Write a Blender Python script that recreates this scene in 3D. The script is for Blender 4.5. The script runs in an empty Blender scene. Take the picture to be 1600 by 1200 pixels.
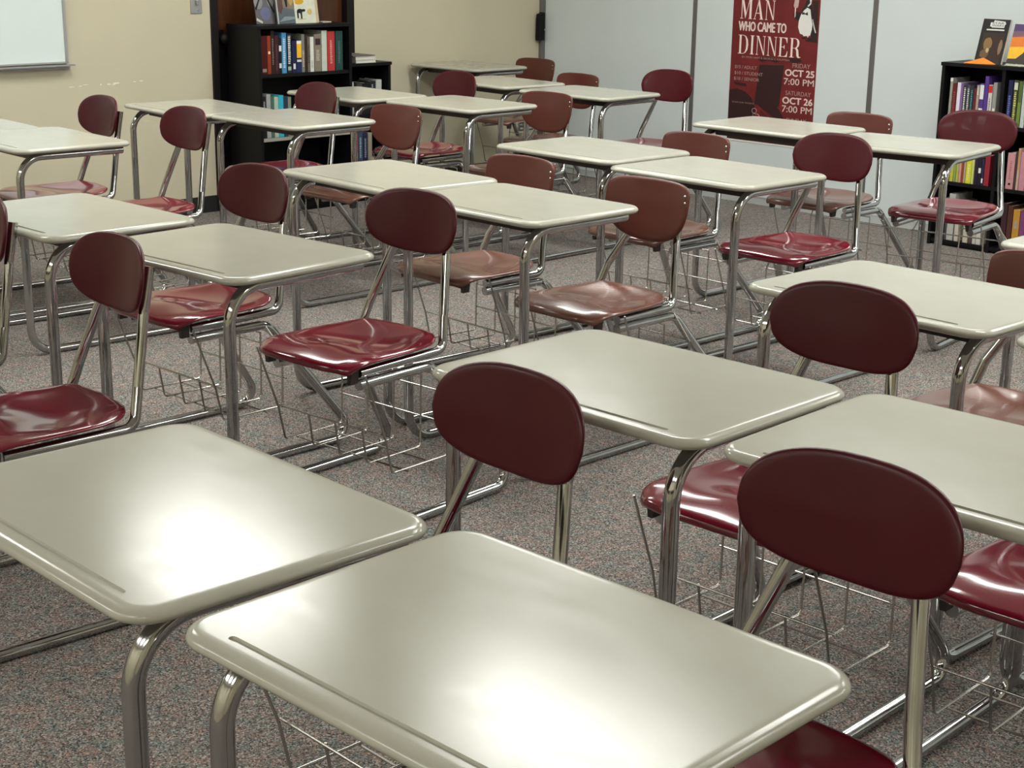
import bpy, bmesh, math, random
from mathutils import Vector, Matrix
random.seed(7)
PI = math.pi
sc = bpy.context.scene
COL = sc.collection

# ------------------------------------------------------------------ camera
cd = bpy.data.cameras.new('camera')
cam = bpy.data.objects.new('camera', cd); COL.objects.link(cam)
cd.sensor_fit = 'HORIZONTAL'; cd.sensor_width = 36.0
cd.lens = 2422.98 / 1600.0 * 36.0
cd.clip_start = 0.05
R0 = Vector((0.9998959815, 0.0039644229, 0.0138675701))
R1 = Vector((0.0144231116, -0.2748373997, -0.9613825345))
R2 = Vector((0.0, 0.9614825464, -0.2748659908))
m = Matrix((R0, -R1, -R2)).transposed().to_4x4()
m.translation = Vector((0, 0, 1.4884))
cam.matrix_world = m
sc.camera = cam

# ------------------------------------------------------------------ world, exposure
w = bpy.data.worlds.new('world'); sc.world = w; w.use_nodes = True
w.node_tree.nodes['Background'].inputs[0].default_value = (0.9, 0.95, 1.0, 1)
w.node_tree.nodes['Background'].inputs[1].default_value = 0.05
sc.view_settings.view_transform = 'Standard'
sc.view_settings.look = 'None'
sc.view_settings.gamma = 1.0
sc.view_settings.exposure = 0.22
LAMP = 20.0            # strength of the ceiling panels
CEIL = 2.75

# ------------------------------------------------------------------ materials
def newmat(name):
    mt = bpy.data.materials.new(name); mt.use_nodes = True
    return mt, mt.node_tree, mt.node_tree.nodes['Principled BSDF']

def plain(name, col, rough=0.5, metal=0.0, spec=0.5, coat=0.0, var=0.0, scale=8.0, bump=0.0, bscale=200.0):
    mt, nt, b = newmat(name)
    b.inputs['Base Color'].default_value = (*col, 1)
    b.inputs['Roughness'].default_value = rough
    b.inputs['Metallic'].default_value = metal
    b.inputs['Specular IOR Level'].default_value = spec
    b.inputs['Coat Weight'].default_value = coat
    b.inputs['Coat Roughness'].default_value = 0.06
    tc = nt.nodes.new('ShaderNodeTexCoord')
    if var > 0:
        n = nt.nodes.new('ShaderNodeTexNoise'); n.inputs['Scale'].default_value = scale
        n.inputs['Detail'].default_value = 4
        nt.links.new(tc.outputs['Object'], n.inputs['Vector'])
        rp = nt.nodes.new('ShaderNodeValToRGB')
        rp.color_ramp.elements[0].position = 0.3; rp.color_ramp.elements[1].position = 0.7
        rp.color_ramp.elements[0].color = (*[c * (1 - var) for c in col], 1)
        rp.color_ramp.elements[1].color = (*[min(1, c * (1 + var)) for c in col], 1)
        nt.links.new(n.outputs['Fac'], rp.inputs['Fac'])
        nt.links.new(rp.outputs['Color'], b.inputs['Base Color'])
    if bump > 0:
        n2 = nt.nodes.new('ShaderNodeTexNoise'); n2.inputs['Scale'].default_value = bscale
        nt.links.new(tc.outputs['Object'], n2.inputs['Vector'])
        bp = nt.nodes.new('ShaderNodeBump'); bp.inputs['Strength'].default_value = bump
        bp.inputs['Distance'].default_value = 0.002
        nt.links.new(n2.outputs['Fac'], bp.inputs['Height'])
        nt.links.new(bp.outputs['Normal'], b.inputs['Normal'])
    return mt

def desktop_mat():
    mt, nt, b = newmat('beige_desktop_plastic')
    tc = nt.nodes.new('ShaderNodeTexCoord')
    n = nt.nodes.new('ShaderNodeTexNoise'); n.inputs['Scale'].default_value = 5; n.inputs['Detail'].default_value = 6
    nt.links.new(tc.outputs['Object'], n.inputs['Vector'])
    rp = nt.nodes.new('ShaderNodeValToRGB')
    rp.color_ramp.elements[0].position = 0.3; rp.color_ramp.elements[1].position = 0.72
    rp.color_ramp.elements[0].color = (0.358, 0.350, 0.290, 1)
    rp.color_ramp.elements[1].color = (0.392, 0.384, 0.323, 1)
    nt.links.new(n.outputs['Fac'], rp.inputs['Fac'])
    nt.links.new(rp.outputs['Color'], b.inputs['Base Color'])
    # wear: the hand-rubbed middle is a little duller than the rim
    n2 = nt.nodes.new('ShaderNodeTexNoise'); n2.inputs['Scale'].default_value = 14; n2.inputs['Detail'].default_value = 8
    mp = nt.nodes.new('ShaderNodeMapping'); mp.inputs['Scale'].default_value = (1, 2.2, 1)
    nt.links.new(tc.outputs['Object'], mp.inputs['Vector']); nt.links.new(mp.outputs['Vector'], n2.inputs['Vector'])
    mr = nt.nodes.new('ShaderNodeMapRange')
    mr.inputs['From Min'].default_value = 0.3; mr.inputs['From Max'].default_value = 0.7
    mr.inputs['To Min'].default_value = 0.165; mr.inputs['To Max'].default_value = 0.205
    nt.links.new(n2.outputs['Fac'], mr.inputs['Value'])
    nt.links.new(mr.outputs['Result'], b.inputs['Roughness'])
    b.inputs['Specular IOR Level'].default_value = 0.36
    return mt

def carpet_mat():
    mt, nt, b = newmat('speckled_carpet')
    tc = nt.nodes.new('ShaderNodeTexCoord')
    vo = nt.nodes.new('ShaderNodeTexVoronoi'); vo.inputs['Scale'].default_value = 310
    nt.links.new(tc.outputs['Object'], vo.inputs['Vector'])
    sep = nt.nodes.new('ShaderNodeSeparateColor'); nt.links.new(vo.outputs['Color'], sep.inputs['Color'])
    rp = nt.nodes.new('ShaderNodeValToRGB'); cr = rp.color_ramp; cr.interpolation = 'CONSTANT'
    cols = [(0.0, (0.066, 0.059, 0.058)), (0.20, (0.149, 0.132, 0.126)), (0.40, (0.254, 0.222, 0.209)),
            (0.55, (0.255, 0.153, 0.132)), (0.64, (0.389, 0.343, 0.322)), (0.80, (0.150, 0.174, 0.167)),
            (0.90, (0.206, 0.178, 0.169)), (0.96, (0.289, 0.204, 0.160))]
    cr.elements[0].position = 0; cr.elements[0].color = (*cols[0][1], 1)
    cr.elements[1].position = cols[1][0]; cr.elements[1].color = (*cols[1][1], 1)
    for p, c in cols[2:]:
        e = cr.elements.new(p); e.color = (*c, 1)
    nt.links.new(sep.outputs['Red'], rp.inputs['Fac'])
    big = nt.nodes.new('ShaderNodeTexNoise'); big.inputs['Scale'].default_value = 22; big.inputs['Detail'].default_value = 3
    nt.links.new(tc.outputs['Object'], big.inputs['Vector'])
    rp2 = nt.nodes.new('ShaderNodeValToRGB')
    rp2.color_ramp.elements[0].position = 0.36; rp2.color_ramp.elements[0].color = (0.80, 0.95, 0.94, 1)
    rp2.color_ramp.elements[1].position = 0.66; rp2.color_ramp.elements[1].color = (1.08, 0.98, 0.93, 1)
    nt.links.new(big.outputs['Fac'], rp2.inputs['Fac'])
    mx = nt.nodes.new('ShaderNodeMix'); mx.data_type = 'RGBA'; mx.blend_type = 'MULTIPLY'
    mx.inputs[0].default_value = 1
    nt.links.new(rp.outputs['Color'], mx.inputs[6]); nt.links.new(rp2.outputs['Color'], mx.inputs[7])
    nt.links.new(mx.outputs[2], b.inputs['Base Color'])
    b.inputs['Roughness'].default_value = 0.95
    b.inputs['Specular IOR Level'].default_value = 0.1
    bp = nt.nodes.new('ShaderNodeBump'); bp.inputs['Strength'].default_value = 0.6; bp.inputs['Distance'].default_value = 0.003
    nt.links.new(vo.outputs['Distance'], bp.inputs['Height']); nt.links.new(bp.outputs['Normal'], b.inputs['Normal'])
    return mt

def beige_wall_mat():
    mt, nt, b = newmat('beige_painted_wall')
    tc = nt.nodes.new('ShaderNodeTexCoord')
    n = nt.nodes.new('ShaderNodeTexNoise'); n.inputs['Scale'].default_value = 2.2; n.inputs['Detail'].default_value = 5
    nt.links.new(tc.outputs['Object'], n.inputs['Vector'])
    rp = nt.nodes.new('ShaderNodeValToRGB')
    rp.color_ramp.elements[0].position = 0.3; rp.color_ramp.elements[1].position = 0.7
    rp.color_ramp.elements[0].color = (0.520, 0.475, 0.345, 1)
    rp.color_ramp.elements[1].color = (0.555, 0.505, 0.370, 1)
    nt.links.new(n.outputs['Fac'], rp.inputs['Fac']); nt.links.new(rp.outputs['Color'], b.inputs['Base Color'])
    n2 = nt.nodes.new('ShaderNodeTexNoise'); n2.inputs['Scale'].default_value = 260
    nt.links.new(tc.outputs['Object'], n2.inputs['Vector'])
    bp = nt.nodes.new('ShaderNodeBump'); bp.inputs['Strength'].default_value = 0.08; bp.inputs['Distance'].default_value = 0.001
    nt.links.new(n2.outputs['Fac'], bp.inputs['Height']); nt.links.new(bp.outputs['Normal'], b.inputs['Normal'])
    b.inputs['Roughness'].default_value = 0.6
    return mt

def wood_mat(name, c0, c1):
    mt, nt, b = newmat(name)
    tc = nt.nodes.new('ShaderNodeTexCoord')
    mp = nt.nodes.new('ShaderNodeMapping'); mp.inputs['Scale'].default_value = (9, 9, 0.8)
    nt.links.new(tc.outputs['Object'], mp.inputs['Vector'])
    n = nt.nodes.new('ShaderNodeTexNoise'); n.inputs['Scale'].default_value = 4; n.inputs['Detail'].default_value = 8
    n.inputs['Distortion'].default_value = 0.6
    nt.links.new(mp.outputs['Vector'], n.inputs['Vector'])
    rp = nt.nodes.new('ShaderNodeValToRGB')
    rp.color_ramp.elements[0].position = 0.3; rp.color_ramp.elements[1].position = 0.7
    rp.color_ramp.elements[0].color = (*c0, 1); rp.color_ramp.elements[1].color = (*c1, 1)
    nt.links.new(n.outputs['Fac'], rp.inputs['Fac']); nt.links.new(rp.outputs['Color'], b.inputs['Base Color'])
    b.inputs['Roughness'].default_value = 0.35
    return mt

M = {}
M['top'] = desktop_mat()
M['carpet'] = carpet_mat()
M['wall'] = beige_wall_mat()
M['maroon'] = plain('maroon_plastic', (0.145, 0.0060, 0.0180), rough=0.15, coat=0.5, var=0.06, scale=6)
M['maroon_shaded'] = plain('maroon_plastic_shaded', (0.058, 0.0050, 0.0085), rough=0.33, spec=0.22, coat=0.05, var=0.06, scale=6)  # same plastic as the seat, darkened to paint in the backrest's shade
M['brown'] = plain('worn_brown_seat_plastic', (0.130, 0.050, 0.035), rough=0.27, coat=0.4, var=0.16, scale=10)
M['brown_back'] = plain('red_brown_back_plastic', (0.092, 0.024, 0.017), rough=0.33, spec=0.3, coat=0.08, var=0.08, scale=6)
M['chrome'] = plain('chromed_steel_tube', (0.46, 0.46, 0.46), rough=0.09, metal=1.0, var=0.08, scale=20)
M['wire'] = plain('plated_steel_wire', (0.50, 0.48, 0.45), rough=0.25, metal=1.0)
M['dark_metal'] = plain('dark_pressed_steel', (0.05, 0.04, 0.036), rough=0.4, metal=0.6)
M['glide'] = plain('black_nylon_glide', (0.02, 0.02, 0.02), rough=0.5)
M['partition'] = plain('grey_partition_vinyl', (0.585, 0.635, 0.635), rough=0.5, var=0.02, scale=3, bump=0.06, bscale=300)
M['seam'] = plain('aluminium_seam_strip', (0.17, 0.165, 0.155), rough=0.4, metal=0.5)
M['sweep'] = plain('dark_bottom_sweep', (0.06, 0.058, 0.06), rough=0.7)
M['sweep_l'] = plain('pale_bottom_rail', (0.44, 0.46, 0.45), rough=0.4)
M['black_wood'] = plain('black_laminate', (0.0045, 0.0040, 0.0050), rough=0.45, spec=0.22)
M['black_base'] = plain('black_rubber_base', (0.014, 0.014, 0.014), rough=0.5)
M['frame'] = plain('dark_brown_door_frame', (0.008, 0.006, 0.006), rough=0.5, spec=0.25)
M['door'] = wood_mat('stained_brown_door', (0.040, 0.0115, 0.0028), (0.085, 0.027, 0.007))
M['knob_shade'] = plain('black_knob_and_door_shade', (0.005, 0.0045, 0.005), rough=0.45, spec=0.2)  # black of the knob, also painted on as shade over the lower door
M['white'] = plain('white_board_enamel', (0.66, 0.74, 0.72), rough=0.25)
M['alu'] = plain('brushed_aluminium', (0.45, 0.45, 0.45), rough=0.4, metal=0.8)
M['ceil'] = plain('ceiling_tile', (0.76, 0.75, 0.71), rough=0.9, var=0.05, scale=40)
M['chip'] = plain('bare_plaster_chip', (0.80, 0.77, 0.66), rough=0.8)
M['poster'] = plain('poster_red_print', (0.145, 0.013, 0.014), rough=0.45, var=0.18, scale=9)
M['poster_dark'] = plain('poster_dark_print', (0.030, 0.009, 0.009), rough=0.45)
M['poster_mid'] = plain('poster_brown_print', (0.075, 0.012, 0.012), rough=0.45)
M['ink'] = plain('poster_cream_print', (0.80, 0.66, 0.60), rough=0.5)
M['ink_dim'] = plain('poster_dim_print', (0.50, 0.36, 0.33), rough=0.5)
M['pen_white'] = plain('poster_white_print', (0.72, 0.71, 0.68), rough=0.5)
M['pen_black'] = plain('poster_black_print', (0.015, 0.012, 0.012), rough=0.5)

def emis(name, col, s):
    mt, nt, b = newmat(name)
    b.inputs['Base Color'].default_value = (0.8, 0.8, 0.8, 1)
    b.inputs['Emission Color'].default_value = (*col, 1)
    b.inputs['Emission Strength'].default_value = s
    return mt
M['lamp'] = emis('fluorescent_diffuser', (0.985, 0.995, 0.945), LAMP)

# ------------------------------------------------------------------ helpers
def link(name, me, mat, parent=None, smooth=None):
    o = bpy.data.objects.new(name, me); COL.objects.link(o)
    if mat is not None: me.materials.append(mat)
    if parent is not None: o.parent = parent
    if smooth is not None:
        for p in me.polygons: p.use_smooth = True
        me.set_sharp_from_angle(angle=math.radians(smooth))
    return o

def obj(name, bm, mat, parent=None, smooth=None):
    bmesh.ops.recalc_face_normals(bm, faces=bm.faces[:])
    me = bpy.data.meshes.new(name); bm.to_mesh(me); bm.free()
    return link(name, me, mat, parent, smooth)

def thing(name, label, cat, loc=(0, 0, 0), rz=0.0, group=None):
    o = bpy.data.objects.new(name, None); COL.objects.link(o)
    o.empty_display_size = 0.1
    o.location = loc; o.rotation_euler = (0, 0, rz)
    o['label'] = label; o['category'] = cat
    if group: o['group'] = group
    return o

def tag(o, label, cat, group=None):
    o['label'] = label; o['category'] = cat
    if group: o['group'] = group
    return o

def struct(o):
    o['kind'] = 'structure'; return o

def add_box(bm, x0, x1, y0, y1, z0, z1, bevel=0.0):
    vs = [bm.verts.new((x, y, z)) for x in (x0, x1) for y in (y0, y1) for z in (z0, z1)]
    fs = [(0, 1, 3, 2), (4, 6, 7, 5), (0, 4, 5, 1), (2, 3, 7, 6), (0, 2, 6, 4), (1, 5, 7, 3)]
    nf = [bm.faces.new([vs[i] for i in f]) for f in fs]
    if bevel > 0:
        es = list({e for f in nf for e in f.edges})
        bmesh.ops.bevel(bm, geom=es, offset=bevel, segments=2, profile=0.5, affect='EDGES')
    return bm

def box(x0, x1, y0, y1, z0, z1, bevel=0.0):
    bm = bmesh.new(); add_box(bm, x0, x1, y0, y1, z0, z1, bevel); return bm

def prism(pts, y0, y1):
    """outline in x,z extruded from y0 to y1"""
    bm = bmesh.new()
    a = [bm.verts.new((x, y0, z)) for x, z in pts]; b = [bm.verts.new((x, y1, z)) for x, z in pts]
    bm.faces.new(a); bm.faces.new(b[::-1]); n = len(pts)
    for i in range(n): bm.faces.new((a[i], a[(i + 1) % n], b[(i + 1) % n], b[i]))
    return bm

def fillet(pts, rads, seg=8):
    """rounded polyline; rads for inner points"""
    pts = [Vector(p) for p in pts]; out = [pts[0]]
    for i in range(1, len(pts) - 1):
        p, a, b = pts[i], pts[i - 1], pts[i + 1]
        r = rads[i - 1] if isinstance(rads, (list, tuple)) else rads
        u = (a - p).normalized(); v = (b - p).normalized()
        ang = u.angle(v)
        if r <= 0 or ang > PI - 0.02: out.append(p); continue
        t = r / math.tan(ang / 2)
        t = min(t, (a - p).length * 0.48, (b - p).length * 0.48); r = t * math.tan(ang / 2)
        c = p + (u + v).normalized() * (r / math.sin(ang / 2))
        s = p + u * t - c; e = p + v * t - c
        tot = s.angle(e); ax = s.cross(e).normalized()
        for k in range(seg + 1):
            out.append(c + Matrix.Rotation(tot * k / seg, 3, ax) @ s)
    out.append(pts[-1]); return out

def tube(bm, pts, r, n=12, cap=True):
    pts = [Vector(p) for p in pts]
    q = [pts[0]]
    for p in pts[1:]:
        if (p - q[-1]).length > 1e-5: q.append(p)
    pts = q
    t0 = (pts[1] - pts[0]).normalized()
    up = Vector((0, 0, 1)) if abs(t0.z) < 0.9 else Vector((1, 0, 0))
    nrm = (up - t0 * up.dot(t0)).normalized(); prev = t0; rings = []
    for i, p in enumerate(pts):
        if i == 0: t = t0
        elif i == len(pts) - 1: t = (pts[i] - pts[i - 1]).normalized()
        else: t = ((pts[i + 1] - pts[i]).normalized() + (pts[i] - pts[i - 1]).normalized()).normalized()
        if i > 0:
            ax = prev.cross(t)
            if ax.length > 1e-7: nrm = Matrix.Rotation(prev.angle(t), 3, ax.normalized()) @ nrm
            nrm = (nrm - t * nrm.dot(t)).normalized()
        prev = t; bi = t.cross(nrm)
        rings.append([bm.verts.new(p + (nrm * math.cos(2 * PI * k / n) + bi * math.sin(2 * PI * k / n)) * r) for k in range(n)])
    for a, b in zip(rings[:-1], rings[1:]):
        for k in range(n): bm.faces.new((a[k], a[(k + 1) % n], b[(k + 1) % n], b[k]))
    if cap: bm.faces.new(rings[0][::-1]); bm.faces.new(rings[-1])
    return bm

def rrect(w, d, r, n=8):
    out = []
    for cx, cy, a0 in ((w / 2 - r, d / 2 - r, 0), (-w / 2 + r, d / 2 - r, PI / 2), (-w / 2 + r, -d / 2 + r, PI), (w / 2 - r, -d / 2 + r, 1.5 * PI)):
        for k in range(n + 1):
            a = a0 + PI / 2 * k / n
            out.append((cx + r * math.cos(a), cy + r * math.sin(a)))
    return out

def loft(bm, loops):
    rs = [[bm.verts.new(p) for p in l] for l in loops]
    for a, b in zip(rs[:-1], rs[1:]):
        n = len(a)
        for k in range(n): bm.faces.new((a[k], a[(k + 1) % n], b[(k + 1) % n], b[k]))
    return rs

# ------------------------------------------------------------------ room frames
C0 = Vector((0.16513, 10.50513, 0))
AL = math.radians(45.0); AR = math.radians(-46.5)
def frame_obj(o, which):
    o.location = C0; o.rotation_euler = (0, 0, AL if which == 'L' else AR); return o
def onwall(which, s, off=0.0, z=0.0):
    a = AL if which == 'L' else AR
    d = Vector((math.cos(a), math.sin(a), 0)); n = Vector((math.sin(a), -math.cos(a), 0))
    return C0 + d * s + n * off + Vector((0, 0, z))

# floor & ceiling
def e12(a, b): return (a * 0.70711 + b * 0.70711, -a * 0.70711 + b * 0.70711)
E1A, E1B, E2A, E2B = -7.5, 2.6, -2.6, 7.9
def slab(name, z0, z1, mat, e1a=E1A, e1b=E1B, e2a=E2A, e2b=E2B):
    bm = bmesh.new()
    b = [bm.verts.new((*e12(x, y), z0)) for x, y in ((e1a, e2a), (e1b, e2a), (e1b, e2b), (e1a, e2b))]
    t = [bm.verts.new((v.co.x, v.co.y, z1)) for v in b]
    bm.faces.new(b[::-1]); bm.faces.new(t)
    for i in range(4): bm.faces.new((b[i], b[(i + 1) % 4], t[(i + 1) % 4], t[i]))
    return struct(obj(name, bm, mat))
slab('floor', -0.06, 0.0, M['carpet'], E1A, E1B, E2A, 8.6)
slab('ceiling', CEIL, CEIL + 0.06, M['ceil'], E1A, E1B, E2A, 8.6)
slab('wall_back', 0.0, CEIL, M['wall'], E1A, E1B, E2A - 0.1, E2A)
slab('wall_right', 0.0, CEIL, M['wall'], E1B, E1B + 0.1, E2A - 0.1, 8.6)

# left wall with the door opening (local x = s along the wall, y into the wall)
DS0, DS1, DH = -2.60, -1.60, 2.12
bm = bmesh.new()
add_box(bm, -10.3, DS0, 0, 0.14, 0, CEIL)
add_box(bm, DS1, 0.2, 0, 0.14, 0, CEIL)
add_box(bm, DS0, DS1, 0, 0.14, DH, CEIL)
wl = struct(frame_obj(obj('wall_left', bm, M['wall']), 'L'))
bb = struct(frame_obj(obj('baseboard_left', box(-10.2, DS0 - 0.001, -0.006, 0.0, 0, 0.092, 0.002), M['black_base']), 'L'))
bb2 = struct(frame_obj(obj('baseboard_left', box(DS1 + 0.001, -0.02, -0.006, 0.0, 0, 0.092, 0.002), M['black_base']), 'L'))
# scuffed chips in the paint, where a rail or chair backs rubbed the wall
bm = bmesh.new()
for s, z, ww, hh in ((-3.46, .735, .05, .004), (-3.41, .737, .03, .005), (-3.38, .742, .04, .004), (-3.29, .739, .012, .010), (-3.245, .738, .03, .009), (-3.20, .741, .05, .010), (-3.215, .735, .03, .006), (-3.09, .744, .02, .006), (-3.05, .746, .03, .006)):
    n = 9; c = [(s + ww / 2 * math.cos(a) * random.uniform(.6, 1), z + hh / 2 * math.sin(a) * random.uniform(.6, 1)) for a in [2 * PI * k / n for k in range(n)]]
    a_ = [bm.verts.new((x, -0.0006, zz)) for x, zz in c]; bm.faces.new(a_)
sc_ = frame_obj(obj('trim_1', bm, M['chip']), 'L'); struct(sc_); sc_['label'] = 'chips and scuffs in the paint'

# door: frame (structure), leaf, knob, dark sheet painting in the lower shade
fr = bmesh.new()
add_box(fr, DS0, DS0 + 0.045, -0.012, 0.14, 0, DH, 0.003)
add_box(fr, DS1 - 0.055, DS1, -0.012, 0.14, 0, DH, 0.003)
add_box(fr, DS0, DS1, -0.012, 0.14, DH - 0.05, DH, 0.003)
struct(frame_obj(obj('trim_2', fr, M['frame']), 'L'))
door = obj('door_1', box(DS0 + 0.047, DS1 - 0.057, 0.035, 0.08, 0.006, DH - 0.052, 0.002), M['door']); struct(frame_obj(door, 'L'))
kn = bmesh.new()
tube(kn, [(0, 0.035, 0), (0, -0.012, 0)], 0.012, 12)
rings = []
for t_ in range(7):
    a = PI * t_ / 6; rings.append([(0.030 * math.sin(a) * math.cos(2 * PI * k / 16) if 0 < t_ < 6 else 0.001 * math.cos(2 * PI * k / 16), -0.03 - 0.020 * math.cos(a), 0.030 * math.sin(a) * math.sin(2 * PI * k / 16) if 0 < t_ < 6 else 0.001 * math.sin(2 * PI * k / 16)) for k in range(16)])
loft(kn, rings); add_box(kn, -0.03, 0.03, 0.028, 0.034, -0.045, 0.045, 0.002)
knob = obj('door_knob', kn, M['knob_shade'], door, smooth=40); knob.location = (-2.525, 0, 0.95)
obj('door_shade', box(DS0 + 0.05, DS1 - 0.06, 0.033, 0.036, 0.01, 0.90), M['knob_shade'], door)  # shade on the lower leaf put in as a dark sheet, no real plate
add = box(DS0 - .1, DS1 + .1, 0.16, 0.18, 0, CEIL); struct(frame_obj(obj('wall_corridor', add, M['frame']), 'L'))

# grey folding partition on the right: panels, seam strips, bottom rail
bm = bmesh.new()
seams = [0.02, 1.309, 2.579, 3.849, 5.119, 6.389]
for a, b in zip(seams[:-1], seams[1:]): add_box(bm, a + 0.006, b - 0.006, 0, 0.08, 0.045, CEIL)
add_box(bm, 6.39, 9.9, 0, 0.08, 0.045, CEIL)
struct(frame_obj(obj('wall_partition', bm, M['partition']), 'R'))
for i, s in enumerate(seams[1:]):
    struct(frame_obj(obj('trim_%d' % (3 + i), box(s - 0.016, s + 0.016, -0.004, 0.05, 0.04, CEIL, 0.002), M['seam']), 'R'))
bm = box(0.0, 9.9, 0.004, 0.07, 0.0, 0.046); struct(frame_obj(obj('baseboard_right', bm, M['sweep_l']), 'R'))
struct(frame_obj(obj('trim_9', box(-0.035, 0.03, -0.03, 0.05, 0, CEIL, 0.003), M['seam']), 'R'))

# ------------------------------------------------------------------ ceiling lamps
lp = None
spots = [(-5.35 + 2.1 * i, b) for b in (-1.7, 3.58, 5.65) for i in range(4)] + [(-5.35, 1.67)]  # row behind the camera and lone left panel are added as fill light
if True:
    for a, b in spots:
        x, y = e12(a, b)
        if lp is None:
            lp = thing('ceiling_light', 'unseen long fluorescent panel lamp set in the ceiling', 'lamp', (x, y, CEIL - 0.012), math.radians(-45), 'fluorescent panels in the ceiling')
            f = bmesh.new()
            for q in ((-.61, .61, -.27, -.24), (-.61, .61, .24, .27), (-.61, -.58, -.24, .24), (.58, .61, -.24, .24)): add_box(f, q[0], q[1], q[2], q[3], -0.008, 0.011)
            fo = obj('frame', f, M['ceil'], lp); di = obj('diffuser', box(-.58, .58, -.24, .24, 0.0, 0.008), M['lamp'], lp)
        else:
            c = lp.copy(); COL.objects.link(c); c.location = (x, y, CEIL - 0.012)
            for ch in (fo, di):
                k = ch.copy(); COL.objects.link(k); k.parent = c

# ------------------------------------------------------------------ student desk parts
HT = 0.76; SX = 0.03
def desktop_part(parent):
    W_, D_, T_ = 0.61, 0.457, 0.024
    prof = [(0.022, 0.0), (0.015, 0.0), (0.0105, -0.0006), (0.006, -0.0026), (0.0025, -0.0055), (0.0004, -0.0090), (0.0006, -0.0120), (0.0028, -0.0155), (0.007, -0.0180), (0.014, -0.0190)]
    bm = bmesh.new(); loops = []
    for ins, z in prof:
        loops.append([(x, y, HT + z) for x, y in rrect(W_ - 2 * ins, D_ - 2 * ins, 0.052 - ins)])
    rs = loft(bm, loops)
    bm.faces.new(rs[-1][::-1])
    # pencil groove near the far-side edge
    gy, gw, gl, gd = -0.196, 0.0048, 0.226, 0.0032
    g = []
    for cx, a0 in ((gl, -PI / 2), (-gl, PI / 2)):
        for k in range(7):
            a = a0 + PI * k / 6; g.append((cx + gw * math.cos(a), gy + gw * math.sin(a)))
    gv = [bm.verts.new((x, y, HT)) for x, y in g]; n = len(gv)
    ge = [bm.edges.new((gv[i], gv[(i + 1) % n])) for i in range(n)]
    oe = [bm.edges.get((rs[0][i], rs[0][(i + 1) % len(rs[0])])) for i in range(len(rs[0]))]
    bmesh.ops.triangle_fill(bm, use_beauty=True, edges=ge + oe)
    lo = [bm.verts.new((x * 0.998, gy + (y - gy) * 0.7, HT - gd)) for x, y in g]
    for i in range(n): bm.faces.new((gv[i], gv[(i + 1) % n], lo[(i + 1) % n], lo[i]))
    bm.faces.new(lo)
    return obj('desktop', bm, M['top'], parent, smooth=35)

def leg_frame(parent, side, seat_z):
    zs = seat_z
    xf = side * 0.247; xr = SX + side * 0.158
    def X(y, z):    # the rear part leans in towards the seat
        t = min(1, max(0, (z - 0.06) / (zs - 0.06))) if y > 0.3 else (1 if z > 0.2 and y > -0.1 else 0)
        return xf + (xr - xf) * t
    rearcorner = (xf, 0.80, 0.0147)
    P = [(xr, 0.25, zs), (xr, 0.515, zs), rearcorner, (xf, -0.200, 0.0147), (xf, -0.200, HT - 0.0345), (xf, 0.205, HT - 0.0345)]
    pts = fillet(P, [0.06, 0.045, 0.085, 0.085], 9)
    bm = bmesh.new(); tube(bm, pts, 0.0143, 16)
    return obj('leg_frame', bm, M['chrome'], parent, smooth=50)

def back_support(parent, side, rail_z, ybase, top, half):
    xb = SX + side * 0.140; xt = SX + 0.016 + side * half
    P = [(SX + side * 0.160, 0.25, rail_z), (SX + side * 0.160, ybase - 0.002, rail_z + 0.004), (xb, ybase + 0.022, rail_z + 0.09), (xt, ybase + 0.060, top[0]), (xt, ybase + 0.080, top[1])]
    bm = bmesh.new(); tube(bm, fillet(P, [0.035, 0.05, 0.05], 7), 0.0124, 14)
    return obj('back_support', bm, M['chrome'], parent, smooth=50)

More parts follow.
